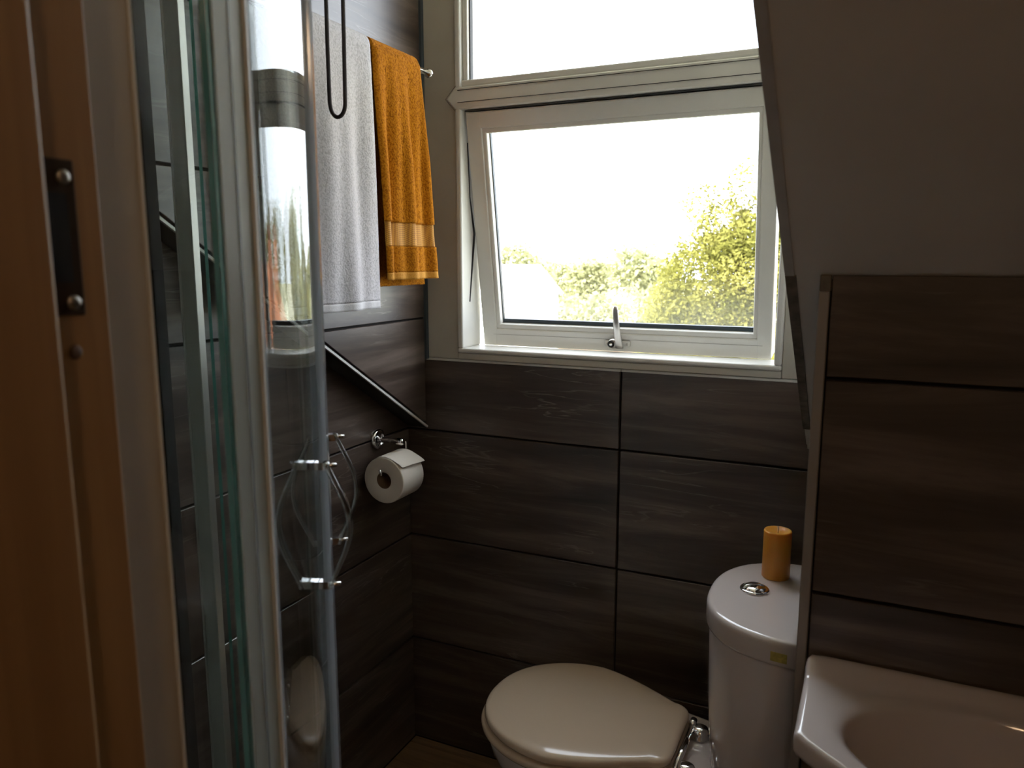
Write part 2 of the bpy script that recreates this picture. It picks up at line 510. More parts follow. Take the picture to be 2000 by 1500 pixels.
# window wall
wb = empty('wall_back', (0, YB, 0))
struct(wb, 'dark brown streaked tile wall below the window', 'wall')
def wbp(*a, **kw): return under(box(*a, **kw), wb)
wbp('masonry', -1.3, 1.3, YB + TT, YB + 0.20, -0.1, 1.088, 'grout')
wbp('masonry', -1.3, XU, YB + TT, YB + 0.20, 1.088, ZC, 'paint')
wbp('masonry', -0.118, 1.3, YB + 0.001, YB + 0.20, 1.088, ZC, 'paint')
wbp('masonry', XU, -0.118, YB + 0.001, YB + 0.20, 2.2, ZC, 'paint')
rows = [0.0, 0.303, 0.605, 0.901, 1.089]
colx = [-1.110, -0.5195, 0.08]
for j in range(4):
    for i in range(2):
        wbp('tile', colx[i] + G, colx[i + 1] - G, YB, YB + TT, rows[j] + G, rows[j + 1] - (0 if j == 3 else G), 'tile', bev=0.001)
wbp('sill_trim', -1.045, -0.5195, YB - 0.002, YB + 0.02, 1.0885, 1.0945, 'upvc', bev=0.0008)
wbp('sill_trim', -0.5185, -0.112, YB - 0.002, YB + 0.02, 1.0885, 1.0945, 'upvc', bev=0.0008)

# boxed-in knee wall with the basin on it
kw_ = box('wall_right', XP + TT, 1.25, YP + TT, YB - 0.001, -0.1, 0.952, 'grout')
struct(kw_, 'dark tiled knee wall on the right, behind the basin', 'wall')
prism('wall_core', [(YP + TT, 0.952), (1.70, 0.952), (YP + TT, slope(YP + TT) - 0.004)], 'x', XP + TT, 1.25, 'grout', kw_)
krows = [0.0, 0.29, 0.59, 0.8905, 1.1905, 1.326]
for j in range(5):
    for (xa, xb) in ((-0.0505, 0.548), (0.55, 1.15)):
        box('tile', xa + 0.001, xb - G, YP, YP + TT, krows[j] + G, krows[j + 1] - (0 if j == 4 else G), 'tile', kw_, 0.001)
for j in range(4):   # return face in the toilet alcove
    zz = min(krows[j + 1], 0.952)
    box('tile', XP, XP + TT, YP + 0.02, YB - 0.002, krows[j] + G, zz - G, 'tile', kw_, 0.001)
box('corner_trim', XP - 0.001, -0.0515, YP - 0.002, YP + 0.018, 0.0, 1.305, 'greytrim', kw_, 0.0012)
box('bare_corner', XP - 0.0005, -0.0505, YP - 0.0005, YP + 0.016, 1.305, 1.3265, 'dirt', kw_, 0.001)

# sloping ceiling on the right, its dormer edge, flat ceiling, outer walls
XE = -0.109
sl = prism('ceiling_slope', [(0.2, slope(0.2)), (YB + 0.0, slope(YB)), (YB + 0.0, slope(YB) + 0.08), (0.2, slope(0.2) + 0.08)], 'x', XE + 0.004, 1.25, 'paint')
struct(sl, 'off white sloping ceiling above the knee wall, cutting across the window', 'ceiling')
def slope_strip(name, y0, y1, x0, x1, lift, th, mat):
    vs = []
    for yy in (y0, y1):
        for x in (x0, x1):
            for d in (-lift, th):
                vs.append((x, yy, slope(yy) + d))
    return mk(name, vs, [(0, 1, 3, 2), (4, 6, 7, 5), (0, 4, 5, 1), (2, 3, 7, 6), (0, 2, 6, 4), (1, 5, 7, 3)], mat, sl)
slope_strip('shaded_chamfer', 0.2, 1.095, XE, XE + 0.012, 0.002, 0.06, 'edgeshade')  # the strip's grey colour stands in for a chamfer in shadow
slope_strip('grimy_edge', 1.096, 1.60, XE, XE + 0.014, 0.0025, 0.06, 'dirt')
ck = prism('wall_dormer_cheek', [(0.2, slope(0.2) + 0.01), (YB, slope(YB) + 0.01), (YB, ZC), (0.2, ZC)], 'x', XE + 0.001, XE + 0.07, 'paint')
struct(ck, 'off white side wall of the window dormer above the slope', 'wall')
struct(box('ceiling', -1.35, 1.35, 0.2, 1.95, ZC, ZC + 0.1, 'paint'), 'flat off white ceiling over the dormer', 'ceiling')
struct(box('wall_outer_right', 1.2, 1.3, 0.2, 1.7, -0.1, ZC, 'paint'), 'off white end wall beyond the basin', 'wall')
wf = empty('wall_front', (0, 0.26, 0))
struct(wf, 'off white wall around the doorway', 'wall')
for a in ((-1.3, -0.45, -0.1, ZC), (0.42, 1.3, -0.1, ZC), (-0.45, 0.42, 2.02, ZC)):
    under(box('wall_section', a[0], a[1], 0.2, 0.321, a[2], a[3], 'paint'), wf)

# hall behind the camera, with its lamp
hall = empty('wall_hall', (0, -0.6, 0))
struct(hall, 'warm painted hallway outside the bathroom door', 'wall')
for a in ((-1.4, -1.3, -1.7, 0.2, -0.1, 2.4), (1.3, 1.4, -1.7, 0.2, -0.1, 2.4), (-1.4, 1.4, -1.8, -1.7, -0.1, 2.4), (-1.4, 1.4, -1.8, 0.2, 2.4, 2.5), (-1.4, 1.4, 0.12, 0.2, 2.25, 2.4)):
    under(box('hall_panel', *a, 'hallpaint'), hall)
struct(box('floor_hall', -1.4, 1.4, -1.8, 0.2, -0.12, 0.0, 'floorwood'), 'brown wood floor of the hallway', 'floor')
lm, nt, p = newmat('warm_lamp_glow')
p.inputs['Emission Color'].default_value = (1.0, 0.66, 0.38, 1)
p.inputs['Emission Strength'].default_value = 9.5
M['glow'] = lm
LP = (0.28, -0.60, 1.93)
lamp = Root('pendant_lamp', (LP[0], LP[1], 2.4))
tag(lamp.o, 'warm glowing globe lamp hanging in the hallway', 'lamp')
lamp.add(lathe('ceiling_rose', [(0.001, 0.0), (0.05, 0.0), (0.045, -0.02), (0.01, -0.03), (0.001, -0.03)], (LP[0], LP[1], 2.4), 'upvc'))
lamp.add(tube('flex', [(LP[0], LP[1], 2.37), (LP[0], LP[1], LP[2] + 0.12)], 0.004, 'upvc', seg=8))
lamp.add(lathe('lamp_holder', [(0.001, 0.13), (0.02, 0.125), (0.022, 0.085), (0.03, 0.075)], LP, 'upvc', seg=20))
lamp.add(lathe('globe', [(0.028, 0.077), (0.058, 0.058), (0.078, 0.028), (0.082, 0.0), (0.075, -0.034), (0.055, -0.061), (0.028, -0.077), (0.001, -0.082)], LP, 'glow', seg=32))

# ------------------------------------------------------------------ doorway lining
dj = empty('door_1', (-0.42, 0.26, 0))
struct(dj, 'varnished pine door lining at the left edge of the doorway', 'door frame')
def djp(*a, **kw): return under(box(*a, **kw), dj)
djp('jamb', -0.45, -0.42, 0.185, 0.321, 0.0, 2.02, 'pine', bev=0.0015)
djp('door_stop', -0.42, -0.405, 0.185, 0.279, 0.0, 2.0, 'pine', bev=0.003, seg=2)
djp('jamb', 0.39, 0.42, 0.185, 0.321, 0.0, 2.02, 'pine', bev=0.0015)
djp('head', -0.42, 0.39, 0.185, 0.321, 1.99, 2.02, 'pine', bev=0.0015)
sp = djp('strike_plate', -0.4205, -0.4185, 0.281, 0.3045, 1.314, 1.402, 'darkmetal', bev=0.0008)
djp('strike_slot', -0.42, -0.4182, 0.286, 0.2985, 1.333, 1.383, 'black')
for z in (1.396 - 0.004, 1.3215):
    q = lathe('screw', [(0.001, 0.0024), (0.003, 0.0022), (0.0042, 0.0012), (0.0042, 0.0)], (-0.4187, 0.2972, z), 'steel', axis='x', seg=14)
    q.parent = sp
under(lathe('screw_hole', [(0.001, 0.0008), (0.0035, 0.0008), (0.0045, 0.0)], (-0.42, 0.2965, 1.2925), 'brownstreak', axis='x', seg=14), dj)
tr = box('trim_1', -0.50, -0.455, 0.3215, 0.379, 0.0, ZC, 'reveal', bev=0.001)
struct(tr, 'flat off white painted return between pine door lining and shower glass', 'trim')
box('sealant_bead', -0.4565, -0.4535, 0.3785, 0.3805, 0.13, 1.95, 'upvc', tr)

# ------------------------------------------------------------------ window
win = empty('window_1', (-0.58, YB, 1.09))
struct(win, 'white upvc window with a fixed top pane and an open top hung lower sash', 'window')
def wp(*a, **kw): return under(box(*a, **kw), win)
FX0, FX1 = XU + 0.005, -0.116
wp('casing_board', FX0, -0.948, 1.708, 1.80, 1.0955, 2.2, 'board', bev=0.002)
wp('frame_side', -0.948, -0.932, 1.700, 1.80, 1.1235, 2.2, 'upvc', bev=0.005, seg=3)
wp('frame_side', -0.182, -0.166, 1.700, 1.80, 1.1235, 2.2, 'upvc', bev=0.005, seg=3)
wp('casing_board', -0.166, FX1, 1.708, 1.80, 1.0955, 2.2, 'board', bev=0.002)
wp('frame_bottom', -0.948, -0.166, 1.704, 1.80, 1.0955, 1.112, 'board', bev=0.002)
wp('frame_bottom', -0.948, -0.166, 1.700, 1.80, 1.112, 1.1245, 'upvc', bev=0.005, seg=3)
under(prism('transom', [(-0.972, 1.729), (-0.947, 1.755), (-0.166, 1.755), (-0.166, 1.703), (-0.947, 1.703)], 'y', 1.699, 1.80, 'upvc', None, 0.003), win)
under(tube('weld_seam', [(-0.944, 1.6988, 1.7575), (-0.9725, 1.6988, 1.729), (-0.946, 1.6988, 1.7005)], 0.0008, 'dirt', seg=6), win)
wp('glazing_bead', -0.935, -0.180, 1.708, 1.76, 1.755, 1.772, 'upvc', bev=0.005, seg=3)
wp('glazing_bead', -0.932, -0.918, 1.712, 1.76, 1.772, 2.18, 'upvc', bev=0.004, seg=3)
wp('seal_line', -0.918, -0.915, 1.722, 1.735, 1.772, 2.18, 'groove')
wp('joint_line', -0.938, -0.180, 1.6965, 1.6985, 1.7185, 1.7195, 'groove')
wp('joint_line', -0.938, -0.180, 1.6965, 1.6985, 1.7465, 1.7475, 'groove')
wp('frame_head', FX0, FX1, 1.70, 1.80, 2.18, 2.21, 'upvc')
wp('upper_pane', -0.925, -0.175, 1.738, 1.744, 1.765, 2.19, 'pane')
# sash, hinged at its top edge and pushed out at the bottom
TH = math.atan(0.093 / 0.573)
SX0, SX1, SH = -0.926, -0.199, 0.583
bm = bmesh.new()
FWs = 0.040
addbox(bm, SX0, SX0 + FWs, 0.0, 0.06, -SH, 0, 0.003, 2)
addbox(bm, SX1 - 0.033, SX1, 0.0, 0.06, -SH, 0, 0.003, 2)
addbox(bm, SX0 + 0.004, SX1 - 0.004, 0.0004, 0.06, -FWs, -0.0004, 0.003, 2)
addbox(bm, SX0 + 0.004, SX1 - 0.004, 0.0004, 0.06, -SH + 0.0004, -SH + 0.046, 0.003, 2)
sash = bmobj('sash', bm, 'upvc')
sash.location = (0, 1.714, 1.698)
sash.rotation_euler = (TH, 0, 0)
under(sash, win)
def sp_(name, *a, mat='upvc', bev=0.0, seg=1): return box(name, *a, mat, sash, bev, seg)
gx0, gx1, gz0, gz1 = SX0 + FWs, SX1 - 0.033, -SH + 0.046, -FWs
sp_('glazing_bead', gx0 - 0.002, gx0 + 0.011, 0.004, 0.035, gz0, gz1, bev=0.004, seg=3)
sp_('glazing_bead', gx1 - 0.009, gx1 + 0.002, 0.004, 0.035, gz0, gz1, bev=0.004, seg=3)
sp_('glazing_bead', gx0, gx1, 0.004, 0.035, gz1 - 0.012, gz1 + 0.002, bev=0.004, seg=3)
sp_('glazing_bead', gx0, gx1, 0.004, 0.035, gz0 - 0.002, gz0 + 0.012, bev=0.004, seg=3)
sp_('gasket', gx0 + 0.009, gx1 - 0.008, 0.022, 0.030, gz0 + 0.010, gz0 + 0.022, mat='gasket')
sp_('gasket', gx0 + 0.010, gx0 + 0.0135, 0.020, 0.028, gz0 + 0.012, gz1 - 0.012, mat='gasket')
sp_('joint_line', SX0 + 0.03, SX1 - 0.02, -0.0006, 0.001, -SH + 0.031, -SH + 0.0318, mat='greytrim')
sp_('pane', gx0, gx1, 0.030, 0.036, gz0 + 0.004, gz1 - 0.004, mat='mistpane')
sp_('shadow_gap', SX0 + 0.002, SX1, -0.004, 0.03, 0.001, 0.0045, mat='groove')
# lever handle on the sash bottom rail
hx, hz = -0.553, -SH + 0.022
bm = bmesh.new()
addbox(bm, hx - 0.037, hx + 0.027, -0.005, 0.0, hz - 0.008, hz + 0.008, 0.004, 3)
hb = bmobj('handle_base', bm, 'upvc', sash, True)
lever = []
for i in range(13):
    t = i / 12
    wdt = 0.0100 * (1 - t) + 0.0062 * t
    thk = 0.006 * (1 - t) + 0.0035 * t
    if i == 12: wdt, thk = 0.004, 0.0018
    cy = -0.014 - 0.022 * math.sin(t * PI * 0.55)
    zc_ = hz - 0.008 + t * 0.108
    lever.append([(hx + 0.003 + wdt * math.cos(2 * PI * q / 14), cy + thk * math.sin(2 * PI * q / 14), zc_) for q in range(14)])
loft('handle_lever', lever, 'silver', sash)
lathe('handle_boss', [(0.0115, 0.0), (0.0115, -0.015), (0.009, -0.019), (0.001, -0.0195)], (hx - 0.013, -0.002, hz + 0.003), 'silver', sash, axis='y', seg=24)
lathe('lock_barrel', [(0.0085, 0.0), (0.0085, -0.004), (0.001, -0.0045)], (hx - 0.015, -0.0195, hz + 0.003), 'black', sash, axis='y', seg=20)
lathe('lock_core', [(0.0038, 0.0), (0.0036, -0.002), (0.001, -0.0024)], (hx - 0.015, -0.0235, hz + 0.003), 'chrome', sash, axis='y', seg=14)
for dx in (-0.029, 0.02):
    lathe('handle_screw', [(0.0036, 0.0), (0.003, -0.0015), (0.001, -0.0018)], (hx + dx, -0.0045, hz - 0.001), 'steel', sash, axis='y', seg=12)
# friction stay in the left gap
under(tube('window_stay', [(-0.934, 1.735, 1.63), (-0.934, 1.745, 1.50), (-0.931, 1.765, 1.41), (-0.934, 1.740, 1.24)], 0.0035, 'black', seg=8), win)

# ------------------------------------------------------------------ shower enclosure
CX, CY, RR = -0.955, 0.4125, 0.4825
ZT0, ZT1 = 0.13, 1.93
YF = CY + RR
def arc_sheet(name, ph0, ph1, r0, r1, z0, z1, mat, parent=None, n=None, pre=None, post=None):
    """curved pane, r0..r1 thick, with its own edge material in slot 1; pre/post: extra straight ends"""
    n = n or max(2, int(abs(ph1 - ph0) / 1.5))
    inner, outer = [], []
    if pre:
        inner.append((CX + r0, pre)); outer.append((CX + r1, pre))
    for i in range(n + 1):
        a = R(ph0 + (ph1 - ph0) * i / n)
        inner.append((CX + r0 * math.cos(a), CY + r0 * math.sin(a)))
        outer.append((CX + r1 * math.cos(a), CY + r1 * math.sin(a)))
    if post:
        inner.append((post, CY + r0)); outer.append((post, CY + r1))
    m_ = len(inner)
    vs = [(*p, z0) for p in inner] + [(*p, z0) for p in outer] + [(*p, z1) for p in inner] + [(*p, z1) for p in outer]
    fs, mi = [], []
    for i in range(m_ - 1):
        fs.append((i, i + 1, 2 * m_ + i + 1, 2 * m_ + i)); mi.append(0)
        fs.append((m_ + i, 3 * m_ + i, 3 * m_ + i + 1, m_ + i + 1)); mi.append(0)
        fs.append((i, m_ + i, m_ + i + 1, i + 1)); mi.append(1)
        fs.append((2 * m_ + i, 2 * m_ + i + 1, 3 * m_ + i + 1, 3 * m_ + i)); mi.append(1)
    fs.append((0, 2 * m_, 3 * m_, m_)); mi.append(1)
    e = m_ - 1
    fs.append((e, m_ + e, 3 * m_ + e, 2 * m_ + e)); mi.append(1)
    me = bpy.data.meshes.new(name)
    me.from_pydata(vs, [], fs)
    o = bpy.data.objects.new(name, me); COL.objects.link(o)
    mats = mat if isinstance(mat, (list, tuple)) else [mat, mat]
    for q in mats: me.materials.append(M[q])
    sm = [True if mi[q] == 0 else False for q in range(len(fs))]
    me.polygons.foreach_set('material_index', mi)
    me.polygons.foreach_set('use_smooth', sm)
    me.set_sharp_from_angle(angle=R(40))
    if parent: o.parent = parent
    return o

tray = empty('shower_tray', (-0.75, 0.6, 0))
tag(tray, 'white quadrant shower tray on the floor under the curved glass', 'shower tray')
outl = [(XL + 0.002, 0.324), (CX + RR + 0.02, 0.324)] + [(CX + (RR + 0.02) * math.cos(R(a)), CY + (RR + 0.02) * math.sin(R(a))) for a in range(0, 91, 6)] + [(XL + 0.002, YF + 0.02)]
under(prism('tray_body', outl, 'z', 0.0, 0.125, 'ceramic', None, 0.004), tray)
under(lathe('tray_waste', [(0.001, 0.006), (0.04, 0.006), (0.045, 0.001)], (-0.78, 0.58, 0.125), 'chrome'), tray)

sh = empty('shower_enclosure', (-0.75, 0.6, 0.125))
tag(sh, 'curved clear glass shower enclosure with two sliding doors and bow handles', 'shower')
def shp(o): return under(o, sh)
GG = ['glass', 'gedge']
shp(arc_sheet('fixed_panel', 0, 10.0, RR - 0.020, RR - 0.014, ZT0, ZT1, GG, pre=0.335))
shp(arc_sheet('fixed_panel', 86, 90, RR - 0.020, RR - 0.014, ZT0, ZT1, GG, post=XU + 0.004))
shp(box('wall_channel', -0.482, -0.458, 0.323, 0.345, ZT0, ZT1, 'silver', bev=0.001))
shp(box('wall_channel', XU + 0.0005, XU + 0.014, YF - 0.028, YF - 0.006, ZT0, ZT1, 'grout', bev=0.001))
shp(box('brown_filler', XL + 0.001, XU + 0.006, YF - 0.030, YF - 0.008, ZT0, diag(YF) - 0.02, 'brownstreak', bev=0.001))  # brown streaked strip closing the gap below the rake
shp(box('seal_post', -0.996, -0.964, YF - 0.004, YF + 0.006, ZT0, ZT1, 'postgrey', bev=0.003, seg=2))
shp(box('post_edge', -0.998, -0.995, YF - 0.006, YF + 0.007, ZT0, ZT1, 'silver', bev=0.0005))
shp(box('post_edge', -0.965, -0.962, YF - 0.006, YF + 0.007, ZT0, ZT1, 'silver', bev=0.0005))
for z0, z1, nm in ((ZT1, ZT1 + 0.035, 'top_rail'), (0.1255, ZT0, 'bottom_rail')):
    shp(arc_sheet(nm, 0, 90, RR - 0.025, RR + 0.008, z0, z1, ['silver', 'silver'], pre=0.33, post=XU + 0.004))
PHM = 33.0
def door(ph0, ph1, hph, edge_lo):
    d = arc_sheet('sliding_door', ph0, ph1, RR - 0.006, RR, ZT0 + 0.005, ZT1 - 0.005, GG)
    shp(d)
    inv = Matrix.Translation(sh.location).inverted()
    def sub(o):
        o.parent = d; o.matrix_parent_inverse = Matrix.Identity(4); return o
    # the door keeps world coordinates, only its parent is offset
    # magnetic seal on the meeting edge
    mph = ph1 if edge_lo else ph0
    s0, s1 = (mph - 1.3, mph + 0.1) if edge_lo else (mph - 0.1, mph + 1.3)
    sub(arc_sheet('edge_seal', s0, s1, RR - 0.010, RR + 0.005, ZT0 + 0.006, ZT1 - 0.006, ['sealclear', 'sealclear']))
    # handle: two chrome posts through the glass, a clear bow on each side
    a = R(hph)
    rad = Vector((math.cos(a), math.sin(a), 0)); tan = Vector((-math.sin(a), math.cos(a), 0))
    c0 = Vector((CX, CY, 0)) + rad * (RR - 0.003)
    zt, zb = 1.132, 1.000
    for z in (zt, zb):
        for (ra, rb) in ((-0.017, -0.0035), (0.0035, 0.015)):
            vs = []
            for rr_ in (ra, rb):
                for tt in (-0.005, 0.005):
                    for hz_ in (-0.004, 0.004):
                        q = c0 + rad * rr_ + tan * tt; vs.append((q.x, q.y, z + hz_))
            sub(mk('handle_mount', vs, [(0, 1, 3, 2), (4, 6, 7, 5), (0, 4, 5, 1), (2, 3, 7, 6), (0, 2, 6, 4), (1, 5, 7, 3)], 'chrome'))
        q0 = c0 + rad * 0.012; q1 = c0 + rad * 0.026
        sub(tube('handle_screw', [(q0.x, q0.y, z), (q1.x, q1.y, z)], 0.0022, 'chrome', seg=10))
    for s in (-1, 1):
        rings = []
        n = 28
        for i in range(n + 1):
            t = i / n
            f = math.sin(PI * t) ** 1.25
            off = s * (0.015 + 0.023 * f)
            z = zt + 0.004 - t * (zt - zb + 0.008)
            ring = []
            for (dr, dt) in ((-0.0022, -0.006), (0.0022, -0.006), (0.0030, 0), (0.0022, 0.006), (-0.0022, 0.006), (-0.0030, 0)):
                q = c0 + rad * (off + dr) + tan * dt
                ring.append((q.x, q.y, z))
            rings.append(ring)
        sub(loft('handle_bow', rings, 'acrylic'))
    return d
d1 = door(6.3, PHM - 0.05, 26.0, True)
d2 = door(PHM + 0.05, 84.0, 41.5, False)
# trailing milky seal of the near door, ribbed
for (a0, a1, r0, r1, mt) in ((6.9, 8.9, 0.0008, 0.0028, 'sealwhite'), (8.9, 9.15, 0.0008, 0.0038, 'sealclear'), (9.15, 11.3, 0.0008, 0.0028, 'sealwhite'), (11.3, 11.7, 0.0008, 0.006, 'upvc'), (12.2, 12.9, 0.0006, 0.002, 'sealclear')):
    o = arc_sheet('trailing_seal', a0, a1, RR + r0, RR + r1, ZT0 + 0.006, ZT1 - 0.006, [mt, mt])
    o.parent = d1; o.matrix_parent_inverse = Matrix.Identity(4)

# ------------------------------------------------------------------ toilet
YT = 1.405
def outline(xs_ws, n=18):
    """closed outline from (x, half width) pairs ordered back to tip, mirrored about y = YT"""
    top = [(x, YT + w_) for x, w_ in xs_ws]
    bot = [(x, YT - w_) for x, w_ in xs_ws[::-1]]
    pts = top + [p for p in bot if abs(p[1] - YT) > 1e-5]
    return pts
def egg(xb, wb_, xw, ww, xt, corner=0.03, n=22):
    """back edge at xb with half width wb_, widest ww at xw, round tip at xt"""
    out = []
    m_ = 6
    for i in range(m_ + 1):        # rounded back corner
        a = PI / 2 * i / m_
        out.append((xb - corner * (1 - math.sin(a)) * 1.0 if False else xb - corner * (1 - math.cos(PI / 2 - a)) if False else xb - corner * (1 - math.cos(a)), wb_ - corner + corner * math.sin(a)))
    for i in range(1, n + 1):
        t = i / n
        x = xb - corner + (xw - xb + corner) * t
        s = math.sin(t * PI / 2)
        out.append((x, wb_ + (ww - wb_) * (0.35 * t + 0.65 * s) if t < 1 else ww))
    for i in range(1, n + 1):
        a = PI / 2 * i / n
        out.append((xw + (xt - xw) * math.sin(a), ww * math.cos(a) ** 0.92 if i < n else 0.0))
    return outline(out)
def offset(poly, d):
    n = len(poly); out = []
    for i in range(n):
        a, b, c = Vector(poly[i - 1]), Vector(poly[i]), Vector(poly[(i + 1) % n])
        t = (c - a)
        if t.length < 1e-9: out.append(tuple(b)); continue
        t.normalize()
        nrm = Vector((t.y, -t.x))
        out.append(tuple(b + nrm * d))
    return out
def inset(poly, d):
    A = sum(poly[i][0] * poly[(i + 1) % len(poly)][1] - poly[(i + 1) % len(poly)][0] * poly[i][1] for i in range(len(poly)))
    return offset(poly, -d if A > 0 else d)
def scaled(poly, s, c):
    return [(c[0] + (p[0] - c[0]) * s, c[1] + (p[1] - c[1]) * s) for p in poly]
def stack(name, base, prof, mat, c, tops=(), parent=None, flat_back=None):
    rings = []
    def ins(d):
        q = inset(base, d)
        if flat_back is not None:      # the back stays flat against the wall
            q = [(flat_back, o_[1] - math.copysign(d, o_[1] - YT)) if abs(o_[0] - flat_back) < 1e-6 else p for p, o_ in zip(q, base)]
        return q
    for (d, z) in prof:
        rings.append([(p[0], p[1], z) for p in ins(d)])
    last = ins(prof[-1][0])
    for (s, z) in tops:
        rings.append([(p[0], p[1], z) for p in scaled(last, s, c)])
    return loft(name, rings, mat, parent)
toi = empty('toilet', (-0.35, YT, 0))
tag(toi, 'white close coupled toilet with closed cream lid below the window', 'toilet')
def tp(o): return under(o, toi)
lid_o = egg(-0.287, 0.108, -0.505, 0.180, -0.700, 0.035)
cl = (-0.49, YT)
tp(stack('lid', lid_o, [(0.010, 0.4005), (0.002, 0.402), (0.0, 0.406), (0.0, 0.411), (0.002, 0.4155), (0.006, 0.4185), (0.012, 0.4205)], 'seatplastic', cl, [(0.85, 0.4235), (0.65, 0.426), (0.4, 0.4275), (0.15, 0.428), (0.02, 0.428)]))
seat_o = egg(-0.283, 0.105, -0.505, 0.185, -0.708, 0.03)
tp(stack('seat', seat_o, [(0.012, 0.379), (0.003, 0.381), (0.0, 0.386), (0.0, 0.391), (0.003, 0.3955), (0.009, 0.397), (0.02, 0.3975)], 'seatplastic', cl, [(0.5, 0.3975), (0.02, 0.3975)]))
# pan: rim down to the foot
def pan_ring(xb, wb_, xw, ww, xt, z, cr=0.03): return [(p[0], p[1], z) for p in egg(xb, wb_, xw, ww, xt, cr)]
rings = [pan_ring(-0.10, 0.085, -0.36, 0.105, -0.55, 0.0), pan_ring(-0.10, 0.088, -0.36, 0.105, -0.55, 0.03), pan_ring(-0.09, 0.085, -0.36, 0.098, -0.53, 0.10),
         pan_ring(-0.09, 0.085, -0.40, 0.115, -0.57, 0.18), pan_ring(-0.08, 0.090, -0.46, 0.150, -0.645, 0.27), pan_ring(-0.075, 0.096, -0.49, 0.171, -0.685, 0.33),
         pan_ring(-0.072, 0.098, -0.495, 0.176, -0.694, 0.36), pan_ring(-0.072, 0.098, -0.495, 0.176, -0.694, 0.371), pan_ring(-0.075, 0.094, -0.495, 0.172, -0.69, 0.3765), pan_ring(-0.08, 0.088, -0.495, 0.165, -0.683, 0.3785)]
tp(loft('pan', rings, 'ceramic'))
# chrome hinge bar with two domed fixings
tp(tube('hinge_bar', [(-0.278, YT - 0.085, 0.3985), (-0.278, YT + 0.072, 0.3985)], 0.0065, 'chrome', seg=14))
tp(tube('hinge_pin', [(-0.277, YT + 0.060, 0.4045), (-0.277, YT + 0.078, 0.4045)], 0.0075, 'chrome', seg=14))
for dy in (0.066, -0.066):
    tp(lathe('hinge_fixing', [(0.022, 0.0), (0.0225, 0.004), (0.020, 0.0055), (0.0195, 0.013), (0.016, 0.020), (0.009, 0.024), (0.001, 0.025)], (-0.262, YT + dy, 0.3785), 'chrome', seg=24))
# cistern
def cis(xb, xf, hw, n=40, e=2.35):
    pts = []
    for i in range(n + 1):
        a = -PI / 2 + PI * i / n
        ca, sa = math.cos(a), math.sin(a)
        pts.append((xb + (xf - xb) * abs(ca) ** (2 / e), YT + hw * math.copysign(abs(sa) ** (2 / e), sa)))
    return pts
cb = cis(-0.066, -0.243, 0.180)
tp(loft('cistern', [[(p[0], p[1], z) for p in cis(-0.066, xf, hw)] for (xf, hw, z) in ((-0.205, 0.145, 0.3785), (-0.218, 0.158, 0.384), (-0.226, 0.166, 0.42), (-0.234, 0.173, 0.55), (-0.237, 0.1755, 0.690), (-0.236, 0.174, 0.694))], 'ceramic'))
tp(stack('cistern_lid', cb, [(0.006, 0.695), (0.001, 0.697), (0.0, 0.701), (0.0, 0.729), (0.001, 0.7335), (0.0032, 0.737), (0.0065, 0.7392), (0.011, 0.740)], 'ceramic', (-0.066, YT), [(0.8, 0.7408), (0.5, 0.741), (0.05, 0.741)], flat_back=-0.066))
bt = tp(lathe('flush_button', [(0.0265, 0.0), (0.0265, 0.003), (0.0245, 0.005), (0.0215, 0.0045)], (-0.163, YT + 0.006, 0.7408), 'chrome', seg=32))
for s in (0, 1):
    vs, fs = [], []
    n = 12; rings_ = []
    for (rr_, h) in ((0.0212, 0.0035), (0.020, 0.0075), (0.014, 0.0105), (0.006, 0.0118), (0.001, 0.012)):
        rings_.append([(-0.163 + rr_ * math.cos(R(s * 180 + 3 + 174 * i / n) + 0.6), YT + 0.006 + rr_ * math.sin(R(s * 180 + 3 + 174 * i / n) + 0.6), 0.7408 + h - (0.002 if s else 0)) for i in range(n + 1)])
    q = loft('button_half', rings_, 'chrome')
    q.parent = bt
# patch of yellow tape on the lid edge, following its curve
vs, fs = [], []
nn = 6
ptsl = [p for p in inset(cb, -0.0007)]
lowy = sorted([p for p in ptsl if p[1] < YT], key=lambda p: p[0])
def rimpt(x):
    for i in range(len(lowy) - 1):
        if lowy[i][0] <= x <= lowy[i + 1][0]:
            t = (x - lowy[i][0]) / (lowy[i + 1][0] - lowy[i][0])
            return lowy[i][1] + t * (lowy[i + 1][1] - lowy[i][1])
    return lowy[-1][1]
for i in range(nn + 1):
    x = -0.112 + 0.026 * i / nn
    yv = rimpt(x)
    for z in (0.7045, 0.7205):
        vs += [(x, yv, z), (x, yv + 0.0012, z)]
for i in range(nn):
    b0, b1 = i * 4, (i + 1) * 4
    fs += [(b0, b1, b1 + 2, b0 + 2), (b0 + 1, b0 + 3, b1 + 3, b1 + 1), (b0, b0 + 1, b1 + 1, b1), (b0 + 2, b1 + 2, b1 + 3, b0 + 3)]
tp(mk('tape_patch', vs, fs, 'yellowtape'))

# ------------------------------------------------------------------ candle
cd = Root('pillar_candle', (-0.135, 1.492, 0.741))
tag(cd.o, 'amber orange pillar candle standing on the toilet cistern', 'candle')
c0 = (-0.135, 1.492, 0.7412)
cd.add(lathe('wax', [(0.001, 0), (0.0245, 0.0), (0.0258, 0.0015), (0.0258, 0.091), (0.0248, 0.0935), (0.0225, 0.0935), (0.019, 0.0905), (0.008, 0.0885), (0.001, 0.088)], c0, 'candle', seg=40))
cd.add(tube('wick', [(c0[0], c0[1], c0[2] + 0.087), (c0[0] + 0.0004, c0[1], c0[2] + 0.094), (c0[0] - 0.0006, c0[1], c0[2] + 0.101)], 0.0011, 'wick', seg=8))

